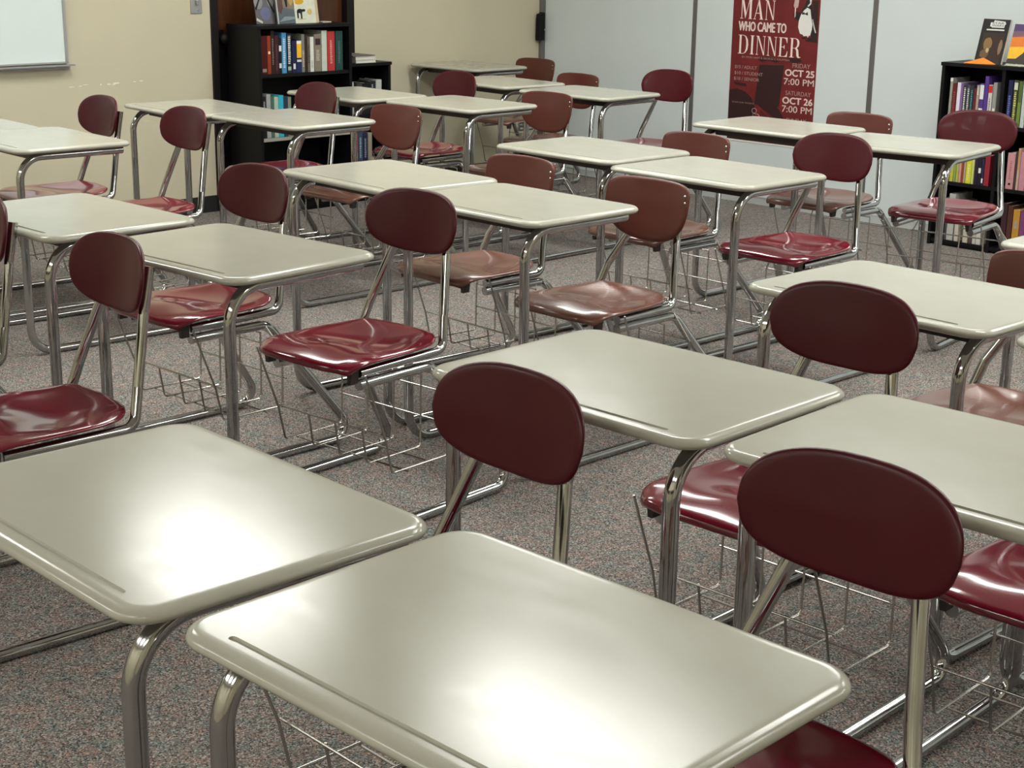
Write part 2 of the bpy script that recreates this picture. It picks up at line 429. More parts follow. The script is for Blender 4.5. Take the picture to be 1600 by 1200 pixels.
def seat_part(parent, z0, y0, y1, mat, kind):
    bm = bmesh.new(); N = 18; Mv = 18
    def P(u, v, low):
        r_ = max(abs(u), abs(v), 1e-6); n_ = 4.6
        f_ = ((abs(u) / r_) ** n_ + (abs(v) / r_) ** n_ + 1e-9) ** (-1 / n_) if r_ > 1e-5 else 1.0
        f_ = 1 + (f_ - 1) * r_ ** 2
        x = u * f_; y = v * f_
        t = (v + 1) / 2
        hw = 0.198 * (1 - t) + 0.176 * t
        yc = (y0 + y1) / 2; hd = (y1 - y0) / 2
        r2 = min(1, u * u)
        z = z0
        bowl = (1 - abs(u) ** 2.4) * math.exp(-((v - 0.25) / 0.55) ** 2)
        z -= 0.017 * bowl
        z += 0.006 * math.exp(-(u / 0.35) ** 2) * math.exp(-((v + 0.45) / 0.35) ** 2)      # centre ridge
        z -= 0.012 * max(0, abs(u) - 0.8) / 0.2 * 0.6
        if v < -0.45: z -= 0.015 * ((-v - 0.45) / 0.55) ** 2.4                              # waterfall front
        if v > 0.6: z += 0.010 * ((v - 0.6) / 0.4) ** 1.5 * (1 - 0.6 * abs(u))
        sc_ = 1.0
        if low:
            z -= 0.011 + 0.013 * max(0, (-v - 0.55) / 0.45); sc_ = 0.985
        return (SX + x * hw * sc_, yc + y * hd * sc_, z)
    top = [[bm.verts.new(P(-1 + 2 * i / N, -1 + 2 * j / Mv, False)) for j in range(Mv + 1)] for i in range(N + 1)]
    bot = [[bm.verts.new(P(-1 + 2 * i / N, -1 + 2 * j / Mv, True)) for j in range(Mv + 1)] for i in range(N + 1)]
    for i in range(N):
        for j in range(Mv):
            bm.faces.new((top[i][j], top[i + 1][j], top[i + 1][j + 1], top[i][j + 1]))
            bm.faces.new((bot[i][j], bot[i][j + 1], bot[i + 1][j + 1], bot[i + 1][j]))
    rimt = [top[i][0] for i in range(N)] + [top[N][j] for j in range(Mv)] + [top[N - i][Mv] for i in range(N)] + [top[0][Mv - j] for j in range(Mv)]
    rimb = [bot[i][0] for i in range(N)] + [bot[N][j] for j in range(Mv)] + [bot[N - i][Mv] for i in range(N)] + [bot[0][Mv - j] for j in range(Mv)]
    n = len(rimt)
    mid = []
    for a, b in zip(rimt, rimb):
        c = (a.co + b.co) / 2; d = Vector((c.x - SX, c.y - (y0 + y1) / 2, 0)).normalized()
        mid.append(bm.verts.new(c + d * 0.005))
    for i in range(n):
        bm.faces.new((rimt[i], rimt[(i + 1) % n], mid[(i + 1) % n], mid[i]))
        bm.faces.new((mid[i], mid[(i + 1) % n], rimb[(i + 1) % n], rimb[i]))
    o = obj('seat', bm, mat, parent, smooth=180)
    s = o.modifiers.new('smooth', 'SUBSURF'); s.levels = 1; s.render_levels = 1
    return o

def outline_oval(n=56):
    out = []
    for k in range(n):
        a = 2 * PI * k / n; c, s = math.cos(a), math.sin(a)
        e = 2 / 2.75
        x = abs(c) ** e * math.copysign(1, c) * 0.171
        z = abs(s) ** e * math.copysign(1, s)
        z = z * (0.090 if s > 0 else 0.078)
        if s < 0: x *= 0.985 - 0.06 * abs(s)
        out.append((x, z))
    return out

def outline_shield(n=56):
    # flat top with tight corners, deep round bottom
    out = []
    for k in range(n):
        a = 2 * PI * k / n; c, s = math.cos(a), math.sin(a)
        if s >= 0:
            e = 2 / 6.0; x = abs(c) ** e * math.copysign(1, c) * (0.172 - 0.004 * s); z = abs(s) ** e * 0.062
            z += 0.006 * (1 - (x / 0.172) ** 2) * (1 if s > 0.2 else s / 0.2)
        else:
            e = 2 / 2.35; x = abs(c) ** e * math.copysign(1, c) * 0.172; z = -abs(s) ** e * 0.128
        out.append((x, z))
    return out

def backrest_part(parent, outline, zc, yc, mat, tilt, bend):
    bm = bmesh.new(); n = len(outline); cx = SX + 0.016; th = 0.0125
    prof = [(0.25, 0), (0.5, 0), (0.72, 0), (0.88, 0), (0.955, 0.0004), (0.985, 0.0025), (1.0, 0.0063), (0.985, 0.0101), (0.955, 0.0122), (0.88, th), (0.5, th)]
    def P(x, z, dy):
        yb = -bend * x * x + 0.10 * z * z
        return (cx + x, yc + yb + z * math.tan(tilt) + dy, zc + z)
    loops = [[P(x * s, z * s, dy) for x, z in outline] for s, dy in prof]
    rs = loft(bm, loops)
    for ring, dy in ((rs[0], 0), (rs[-1], th)):
        c = bm.verts.new(P(0, 0, dy))
        for i in range(n): bm.faces.new((ring[i], ring[(i + 1) % n], c))
    return obj('backrest', bm, mat, parent, smooth=180)

def basket_part(parent, dz=0.0):
    bm = bmesh.new(); r = 0.0029
    xs = [-0.172, -0.068, 0.036, 0.140, 0.244]; zb = 0.160 + dz; yf, yr = 0.312, 0.523
    zf = 0.258 + dz; zt = 0.328 + dz
    for i, x in enumerate(xs):
        if i in (0, 4):
            P = [(x - 0.004, 0.225, 0.438 + dz * .5), (x, yf - 0.022, zf), (x, yf, zb), (x, yr, zb), (x, yr + 0.004, zt)]
        elif i in (2, 3):
            P = [(x, yf - 0.006, zf), (x, yf + 0.01, zb), (x, yr, zb), (x, yr + 0.004, zt + 0.034)]
        else:
            P = [(x, yf - 0.006, zf), (x, yf + 0.01, zb), (x, yr, zb), (x, yr + 0.004, zt)]
        tube(bm, fillet(P, 0.012, 3), r, 6)
    tube(bm, [(xs[2], yr + 0.004, zt + 0.034), (xs[3], yr + 0.004, zt + 0.034)], r, 6)
    for y, z in ((yf - 0.012, zf), (yf + 0.046, zb - 0.004), (yf + 0.143, zb - 0.004), (yr + 0.006, zb + 0.085), (yr + 0.009, zt)):
        tube(bm, [(xs[0] - 0.01, y, z), (xs[-1] + 0.014, y, z)], r, 6)
    # hangers up to the seat rails at the rear
    for x in (xs[0], xs[-1]): tube(bm, [(x, yr + 0.004, zt), (SX + (x - SX) * 0.78, 0.50, 0.40 + dz * .5)], r, 6)
    return obj('book_basket', bm, M['wire'], parent, smooth=60)

def make_desk(kind, label):
    t = thing('student_desk', label, 'desk')
    desktop_part(t)
    bm = bmesh.new(); add_box(bm, -0.232, 0.232, -0.12, 0.16, HT - 0.0245, HT - 0.0195)
    add_box(bm, -0.232, 0.232, -0.125, -0.118, HT - 0.052, HT - 0.0195); add_box(bm, -0.232, 0.232, 0.155, 0.162, HT - 0.052, HT - 0.0195)
    obj('support_plate', bm, M['dark_metal'], t)
    if kind == 'maroon':
        sz, y0, y1, tz, rz = 0.472, 0.175, 0.565, 0.398, 0.430
        sm, bmt = M['maroon'], M['maroon_shaded']
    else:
        sz, y0, y1, tz, rz = 0.438, 0.110, 0.500, 0.372, 0.398
        sm, bmt = M['brown'], M['brown_back']
    for s in (-1, 1):
        leg_frame(t, s, tz)
    seat_part(t, sz, y0, y1, sm, kind)
    if kind == 'maroon':
        for s in (-1, 1): back_support(t, s, rz, 0.560, (0.68, 0.782), 0.098)
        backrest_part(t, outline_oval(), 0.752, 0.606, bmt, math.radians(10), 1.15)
        basket_part(t)
    else:
        for s in (-1, 1): back_support(t, s, rz, 0.505, (0.60, 0.722), 0.098)
        backrest_part(t, outline_shield(), 0.712, 0.548, bmt, math.radians(9), 1.0)
        basket_part(t, -0.03)
        for s in (1,):
            for zr in (0.742, 0.722):
                xr_ = SX + 0.016 + s * (0.152 if zr > .73 else 0.156)
                yr_ = 0.548 - 1.0 * 0.153 ** 2 + (zr - 0.712) * 0.158
                bm = bmesh.new(); rg = []
                for k in range(5):
                    a = PI / 2 * k / 4; rr = max(0.0055 * math.cos(a), 1e-4)
                    rg.append([(xr_ + rr * math.cos(2 * PI * q / 10), yr_ + 0.0005 - 0.0032 * math.sin(a), zr + rr * math.sin(2 * PI * q / 10)) for q in range(10)])
                rs = loft(bm, rg); bm.faces.new(rs[-1]); bm.faces.new(rs[0][::-1])
                obj('rivet', bm, M['chrome'], t, smooth=60)
    for s in (-1, 1):
        y = y0 + 0.055
        obj('seat_bracket', prism([(SX + s * 0.158 - 0.006, tz + 0.008), (SX + s * 0.158 + 0.006, tz + 0.008), (SX + s * 0.158 + 0.010, sz - 0.030), (SX + s * 0.158 - 0.010, sz - 0.030)], y - 0.012, y + 0.014), M['dark_metal'], t)
    return t

def dup(root, loc, rz, label, group):
    r = root.copy(); COL.objects.link(r); r.location = loc; r.rotation_euler = (0, 0, rz)
    r['label'] = label; r['group'] = group
    for ch in list(root.children):
        c = ch.copy(); COL.objects.link(c); c.parent = r
    return r

GM = 'combination desks with maroon oval-backed seats'; GB = 'combination desks with brown square-topped seats'
DESKS = [
 ('A', 'm', -0.462, 1.952, -46.2, 'student desk at the lower left with bright glare on its beige top'),
 ('B', 'm', 0.001, 1.518, -44.0, 'nearest student desk, its beige top filling the bottom middle of the photo'),
 ('C', 'm', 0.214, 2.603, -44.1, 'student desk in the centre foreground, its left end hidden by a maroon oval backrest'),
 ('D', 'm', 0.678, 2.179, -43.5, 'student desk cut by the right edge, behind the largest maroon backrest'),
 ('E', 'b', 0.879, 3.332, -46.9, 'pale-topped student desk by the right edge with a pinkish worn seat'),
 ('G', 'm', 1.336, 2.868, -45.0, 'student desk showing only a beige tip at the right edge, before the pale-topped one'),
 ('F', 'b', 1.614, 3.900, -45.0, 'student desk showing only a small beige corner at the right edge, below the bookcase'),
 ('H', 'm', -1.216, 4.177, -44.3, 'student desk cut by the left edge, touching the desk right of it, maroon back behind'),
 ('I', 'm', -0.696, 3.716, -40.9, 'student desk left of centre whose glossy dark red seat stands fully in view'),
 ('J', 'b', -0.407, 4.988, -47.8, 'student desk in the middle, left of a touching pair, with an orange-brown seat'),
 ('K', 'b', 0.002, 4.489, -45.9, 'student desk in the very middle with brown seat and whole square-topped brown backrest in view'),
 ('L', 'b', 0.283, 5.731, -46.9, 'student desk right of centre, only the upper edge of its brown backrest showing'),
 ('M', 'm', 0.677, 5.190, -46.6, 'student desk right of centre in front of a bright maroon oval backrest and red seat'),
 ('N', 'b', 1.101, 6.554, -45.7, 'student desk directly under the red poster, its top mirroring the print'),
 ('O', 'm', 1.507, 6.011, -38.0, 'student desk in front of the wide bookcase on the right, with dark maroon seat'),
 ('P', 'm', -1.774, 5.795, -47.5, 'student desk by the left edge, below the whiteboard, tube leg against the beige wall'),
 ('P2', 'm', -2.223, 6.200, -48.8, 'student desk mostly outside the left edge, its maroon backrest against the beige wall'),
 ('Q', 'm', -1.410, 6.962, -49.8, 'student desk reaching from the beige wall to the dark doorway, narrow far top'),
 ('R', 'b', -0.941, 6.597, -45.2, 'student desk in front of the tall black bookcase with a reddish square-topped backrest'),
 ('S', 'm', -0.783, 7.706, -48.0, 'student desk close to the tall bookcase, its left end behind a maroon backrest'),
 ('T', 'b', -0.256, 7.324, -44.9, 'student desk in the back rows with a shield-shaped brown backrest behind its right tip'),
 ('U', 'b', -0.291, 9.589, -45.0, 'farthest student desk, pushed against the beige wall beside the small bookcase'),
 ('V', 'b', -0.089, 8.498, -49.2, 'student desk second from the back, its top mostly hidden behind a maroon backrest'),
 ('W', 'm', 0.371, 7.966, -42.8, 'student desk before the grey partition, its maroon backrest standing clear against the partition'),
 ('X1', 'm', -1.381, 3.058, -48.1, 'student desk outside the left edge with dark red seat showing above the lower left desk'),
 ('X2', 'm', -1.835, 3.560, -46.0, 'student desk outside the left edge, only its maroon backrest edge and chrome upright showing'),
]
protos = {}
for key, kd, x, y, a, lab in DESKS:
    g = GM if kd == 'm' else GB
    if kd not in protos:
        t = make_desk('maroon' if kd == 'm' else 'brown', lab); t['group'] = g
        t.location = (x, y, 0); t.rotation_euler = (0, 0, math.radians(a)); protos[kd] = t
    else:
        dup(protos[kd], (x, y, 0), math.radians(a), lab, g)

# ------------------------------------------------------------------ wall things on the left
t = thing('whiteboard', 'whiteboard with pale green-white surface and aluminium tray on the beige wall', 'whiteboard', onwall('L', -4.7, 0.0, 0.85), AL)
obj('board_panel', box(-1.22, 1.205, -0.018, -0.001, 0.014, 1.22), M['white'], t)
f = bmesh.new()
for q in ((-1.235, 1.22, 0.008, 0.016), (-1.235, 1.22, 1.22, 1.235)): add_box(f, q[0], q[1], -0.024, -0.001, q[2], q[3])
for q in ((-1.235, -1.22), (1.205, 1.22)): add_box(f, q[0], q[1], -0.024, -0.001, 0.005, 1.235)
obj('frame', f, M['alu'], t)
f = bmesh.new(); add_box(f, -1.235, 1.235, -0.062, -0.001, -0.004, 0.001); add_box(f, -1.235, 1.235, -0.064, -0.060, -0.004, 0.005); add_box(f, -1.235, 1.235, -0.012, -0.001, -0.022, -0.004)
obj('tray', f, M['alu'], t)
t = thing('light_switch', 'brushed steel light switch plate beside the door', 'switch', onwall('L', -2.69, 0.0, 1.085), AL)
obj('plate', box(-0.036, 0.036, -0.006, 0, 0, 0.115, 0.002), M['alu'], t)
obj('toggle', box(-0.007, 0.007, -0.02, -0.005, 0.045, 0.07, 0.002), M['wire'], t)
b = bmesh.new()
for z in (0.018, 0.097): tube(b, [(0.008, -0.004, z), (0.008, -0.009, z)], 0.005, 10)
obj('screw', b, M['wire'], t)
t = thing('wall_holder', 'black narrow holder fixed to the corner strip between beige wall and grey partition', 'holder', onwall('L', -0.04, 0.0, 0.86), AL)
obj('case', prism([(-0.034, 0), (0.012, 0), (0.014, 0.175), (0.002, 0.18), (-0.008, 0.172), (-0.026, 0.168), (-0.032, 0.14)], -0.05, -0.012), M['black_wood'], t)
b = bmesh.new(); tube(b, [(0.006, -0.048, 0.07), (0.006, -0.056, 0.07)], 0.005, 10); obj('screw', b, M['wire'], t)

# ------------------------------------------------------------------ books
_bm = {}
def bookmat(c, rough=0.55):
    k = tuple(round(v, 3) for v in c) + (rough,)
    if k not in _bm:
        _bm[k] = plain('book_cover_%d' % len(_bm), c, rough=rough, spec=0.25, var=0.08, scale=30)
    return _bm[k]
PAGES = plain('paper_page_block', (0.62, 0.58, 0.50), rough=0.8)
def book(which, s0, s1, off, z, h, depth, col, label, group, marks=(), lean=0.0):
    """upright book, spine to the room. marks: (z0, z1, colour, width fraction) on the spine"""
    w_ = s1 - s0
    t = thing('book', label, 'book', onwall(which, (s0 + s1) / 2, off, z), AL if which == 'L' else AR, group)
    cv = bmesh.new(); c = min(0.0022, w_ * 0.14)
    add_box(cv, -w_ / 2, -w_ / 2 + c, 0, depth, 0, h); add_box(cv, w_ / 2 - c, w_ / 2, 0, depth, 0, h)
    add_box(cv, -w_ / 2, w_ / 2, -0.002, 0.001, 0, h, 0.0008)
    obj('cover', cv, bookmat(col), t)
    obj('pages', box(-w_ / 2 + c, w_ / 2 - c, 0.002, depth - 0.004, 0.003, h - 0.004), PAGES, t)
    for mk in marks:
        z0, z1, mc = mk[:3]; fr_ = mk[3] if len(mk) > 3 else 0.8
        if len(mk) > 4:        # broken line of lettering: short strokes across the spine
            b_ = bmesh.new(); zz = z0
            while zz < z1:
                l_ = random.uniform(0.004, 0.009)
                add_box(b_, -w_ * fr_ / 2, w_ * fr_ / 2 * random.uniform(.5, 1), -0.0028, -0.0018, zz, min(z1, zz + l_)); zz += l_ + 0.0035
            obj('spine_lettering', b_, bookmat(mc), t)
        else:
            obj('spine_label', box(-w_ * fr_ / 2, w_ * fr_ / 2, -0.0030, -0.0015, z0, z1), bookmat(mc), t)
    if lean: t.rotation_euler = (0, lean, AL if which == 'L' else AR)
    return t

BLK = (0.010, 0.009, 0.012); WHT = (0.62, 0.62, 0.58); NVY = (0.012, 0.016, 0.06)

def bookcase(which, s0, s1, depth, off0, top, shelves, dividers=(), label='', edge=None, wname='bookcase'):
    t = thing(wname, label, 'bookcase', onwall(which, (s0 + s1) / 2, off0, 0), AL if which == 'L' else AR)
    w_ = s1 - s0; d = depth; th = 0.018
    # local y = 0 is the back; the front is at -depth
    for x in (-w_ / 2, w_ / 2 - th): obj('side_panel', box(x, x + th, -d, 0, 0, top - th, 0.001), M['black_wood'], t)
    obj('top_panel', box(-w_ / 2 - 0.004, w_ / 2 + 0.004, -d - 0.006, 0, top - th, top, 0.001), M['black_wood'], t)
    obj('back_panel', box(-w_ / 2 + th, w_ / 2 - th, -0.006, -0.001, 0.0, top - th), M['black_wood'], t)
    for x in dividers: obj('divider', box(x - s0 - w_ / 2 - th / 2, x - s0 - w_ / 2 + th / 2, -d + 0.004, -0.006, 0.0, top - th), M['black_wood'], t)
    for i, z in enumerate(shelves):
        xs = [-w_ / 2 + th] + [v for x in dividers for v in (x - s0 - w_ / 2 - th / 2, x - s0 - w_ / 2 + th / 2)] + [w_ / 2 - th]
        for a, b in zip(xs[::2], xs[1::2]):
            sh = obj('shelf', box(a, b, -d + 0.006, -0.006, z - th, z), M['black_wood'], t)
            if edge is not None and i == edge:
                obj('edge_band', box(a, b, -d + 0.003, -d + 0.006, z - th, z + 0.001), bookmat((0.30, 0.28, 0.25)), sh)
    obj('plinth', box(-w_ / 2 + th, w_ / 2 - th, -d + 0.02, -d + 0.03, 0, shelves[-1] - th if shelves[-1] > th else 0.01), M['black_wood'], t)
    return t

bookcase('L', -2.510, -1.868, 0.29, 0.022, 1.030, [0.770, 0.425, 0.045], label='tall black bookcase standing in front of the brown door', edge=1)
bookcase('L', -1.856, -1.545, 0.25, 0.022, 0.800, [0.505, 0.235, 0.04], label='small low black bookcase right of the tall one, white books on top')
bookcase('R', 3.190, 4.140, 0.265, 0.022, 0.930, [0.640, 0.334, 0.032], dividers=(3.535, 3.84), label='wide black bookcase with two visible columns against the grey partition')

g1 = 'books on the upper shelf of the tall black bookcase'
row1 = [
 (-2.480, -2.438, .205, (0.055, 0.004, 0.004), 'dark red book at the left end of the upper shelf, grey label at its foot', [(0.012, 0.03, (0.25, 0.2, 0.18), .6)]),
 (-2.437, -2.415, .205, (0.24, 0.035, 0.012), 'orange-red book beside the dark red one, pale dot on its spine', [(0.108, 0.122, (0.8, 0.6, 0.4), .6)]),
 (-2.413, -2.390, .232, (0.022, 0.010, 0.010), 'dark brown book rising above the orange-red one', [(0.05, .19, (0.2, 0.15, 0.13), .4, 1)]),
 (-2.388, -2.364, .205, (0.045, 0.010, 0.014), 'dark maroon book left of the black one with two white labels', [(0.02, .16, (0.10, 0.04, 0.05), .4, 1)]),
 (-2.362, -2.343, .19, BLK, 'black book with two white labels left of the light blue book', [(0.12, .15, WHT), (0.03, .055, WHT)]),
 (-2.341, -2.310, .218, (0.06, 0.24, 0.44), 'light blue book with white lettering', [(0.03, .19, (0.45, 0.62, 0.75), .45, 1)]),
 (-2.305, -2.276, .212, (0.012, 0.016, 0.03), 'black book with rough white lettering right of the light blue book', [(0.05, .20, WHT, .6, 1), (0.015, 0.035, (0.35, 0.45, 0.35), .7)]),
 (-2.272, -2.243, .173, NVY, 'dark blue book left of the one with the yellow sticker', [(0.02, 0.05, WHT, .5)]),
 (-2.241, -2.208, .176, (0.016, 0.022, 0.09), 'dark blue book with a yellow sticker hanging over its spine', [(0.08, .155, (0.75, 0.42, 0.02), .95), (0.155, .172, (0.75, 0.7, 0.6), .95), (0.058, 0.07, WHT, .9)]),
 (-2.206, -2.186, .206, (0.16, 0.165, 0.14), 'grey-green book right of the yellow sticker', [(0.03, .12, (0.45, 0.36, 0.3), .6, 1)]),
 (-2.184, -2.167, .203, (0.03, 0.017, 0.012), 'thin blackish brown book in the middle of the upper shelf', []),
 (-2.165, -2.149, .19, (0.14, 0.12, 0.09), 'thin grey-brown book left of the slim white one', [(0.05, .15, (0.05, 0.04, 0.04), .6, 1)]),
 (-2.147, -2.122, .190, (0.60, 0.62, 0.56), 'slim white book in the right half of the upper shelf', [(0.02, .06, (0.4, 0.4, 0.38), .6, 1)]),
 (-2.118, -2.070, .204, (0.20, 0.17, 0.13), 'grey-brown book with a dark round emblem on its spine', [(0.145, .18, (0.04, 0.02, 0.025), .7), (0.06, .12, (0.4, 0.36, 0.3), .5, 1)]),
 (-2.066, -2.030, .222, (0.47, 0.52, 0.45), 'thick pale green-white book left of the red one', []),
 (-2.026, -1.974, .217, (0.40, 0.035, 0.035), 'thick bright red book with pale vertical title', [(0.04, .17, (0.6, 0.3, 0.28), .3, 1)]),
 (-1.968, -1.917, .217, (0.018, 0.055, 0.048), 'dark green book at the right end of the upper shelf', [(0.04, .16, (0.08, 0.15, 0.13), .3, 1)]),
]
for s0, s1, h, c, lab, mk in row1: book('L', s0, s1, 0.290, 0.770, h, 0.16, c, lab, g1, mk)
g2 = 'books on the middle shelf of the tall black bookcase'
row2 = [
 (-2.480, -2.455, .225, BLK, 'black book with small white marks at the left end of the middle shelf', [(0.13, .2, (0.35, 0.35, 0.35), .4, 1)]),
 (-2.452, -2.424, .237, (0.30, 0.31, 0.30), 'grey-white tall book on the middle shelf', [(0.10, .15, BLK, .8, 1)]),
 (-2.421, -2.402, .225, (0.06, 0.12, 0.08), 'dark green book on the middle shelf', []),
 (-2.400, -2.373, .22, (0.36, 0.45, 0.36), 'pale green book left of the turquoise one', [(0.05, .1, WHT, .6)]),
 (-2.370, -2.338, .227, (0.03, 0.36, 0.48), 'turquoise book on the middle shelf', [(0.02, .07, (0.3, .6, .65), .5)]),
 (-2.335, -2.310, .22, (0.02, 0.035, 0.07), 'dark blue book right of the turquoise one', []),
 (-2.307, -2.285, .215, (0.17, 0.2, 0.15), 'grey-green book on the middle shelf', []),
 (-2.10, -2.07, .19, BLK, 'black book with white lettering far along the middle shelf, seen under the desk edge', [(0.02, .12, (.5, .5, .5), .5, 1)]),
 (-1.975, -1.945, .17, (0.02, 0.02, 0.02), 'black book at the right end of the middle shelf with white lettering', [(0.02, .14, (.6, .58, .52), .5, 1)]),
]
for s0, s1, h, c, lab, mk in row2: book('L', s0, s1, 0.288, 0.425, h, 0.16, c, lab, g2, mk)
g3 = 'books in the small low bookcase'
case2 = [
 (-1.836, -1.806, .505, .188, (0.42, 0.42, 0.38), 'grey-white book at the left of the upper shelf of the small bookcase', [(0.12, .16, BLK, .6, 1)]),
 (-1.803, -1.785, .505, .186, BLK, 'thin black book on the upper shelf of the small bookcase', []),
 (-1.783, -1.745, .505, .18, (0.05, 0.045, 0.05), 'black book with white streaks in the small bookcase', [(0.13, .16, WHT, .8, 1)]),
 (-1.742, -1.690, .505, .18, BLK, 'thick black book in the small bookcase', [(0.14, .15, (.4, .42, .45), .9)]),
 (-1.688, -1.645, .505, .187, (0.015, 0.015, 0.02), 'black book left of the pale one in the small bookcase', [(0.12, .17, (.3, .35, .42), .3, 1)]),
 (-1.640, -1.598, .505, .193, (0.42, 0.45, 0.43), 'pale grey book at the right of the upper shelf of the small bookcase', []),
 (-1.830, -1.812, .235, .16, (0.16, 0.11, 0.08), 'beige-brown book on the middle shelf of the small bookcase', []),
 (-1.810, -1.782, .235, .168, (0.42, 0.08, 0.035), 'orange-red book on the middle shelf of the small bookcase', [(0.005, .05, (.3, .25, .2), .8)]),
 (-1.779, -1.745, .235, .174, (0.04, 0.075, 0.12), 'blue-grey book right of the orange-red one in the small bookcase', [(0.02, .14, (.35, .4, .42), .35, 1)]),
 (-1.742, -1.708, .235, .163, (0.02, 0.022, 0.06), 'navy book with pale lettering in the small bookcase', [(0.02, .13, (.3, .3, .4), .35, 1)]),
 (-1.705, -1.675, .235, .16, (0.3, 0.27, 0.2), 'tan book on the middle shelf of the small bookcase', []),
 (-1.690, -1.655, .04, .21, (0.45, 0.36, 0.28), 'beige book on the bottom shelf of the small bookcase', []),
 (-1.652, -1.625, .04, .18, (0.10, 0.05, 0.05), 'dull maroon book on the bottom shelf of the small bookcase', []),
 (-1.615, -1.582, .04, .20, (0.45, 0.09, 0.03), 'bright orange book on the bottom shelf of the small bookcase', []),
]
for s0, s1, z, h, c, lab, mk in case2: book('L', s0, s1, 0.248, z, h, 0.15, c, lab, g3, mk)

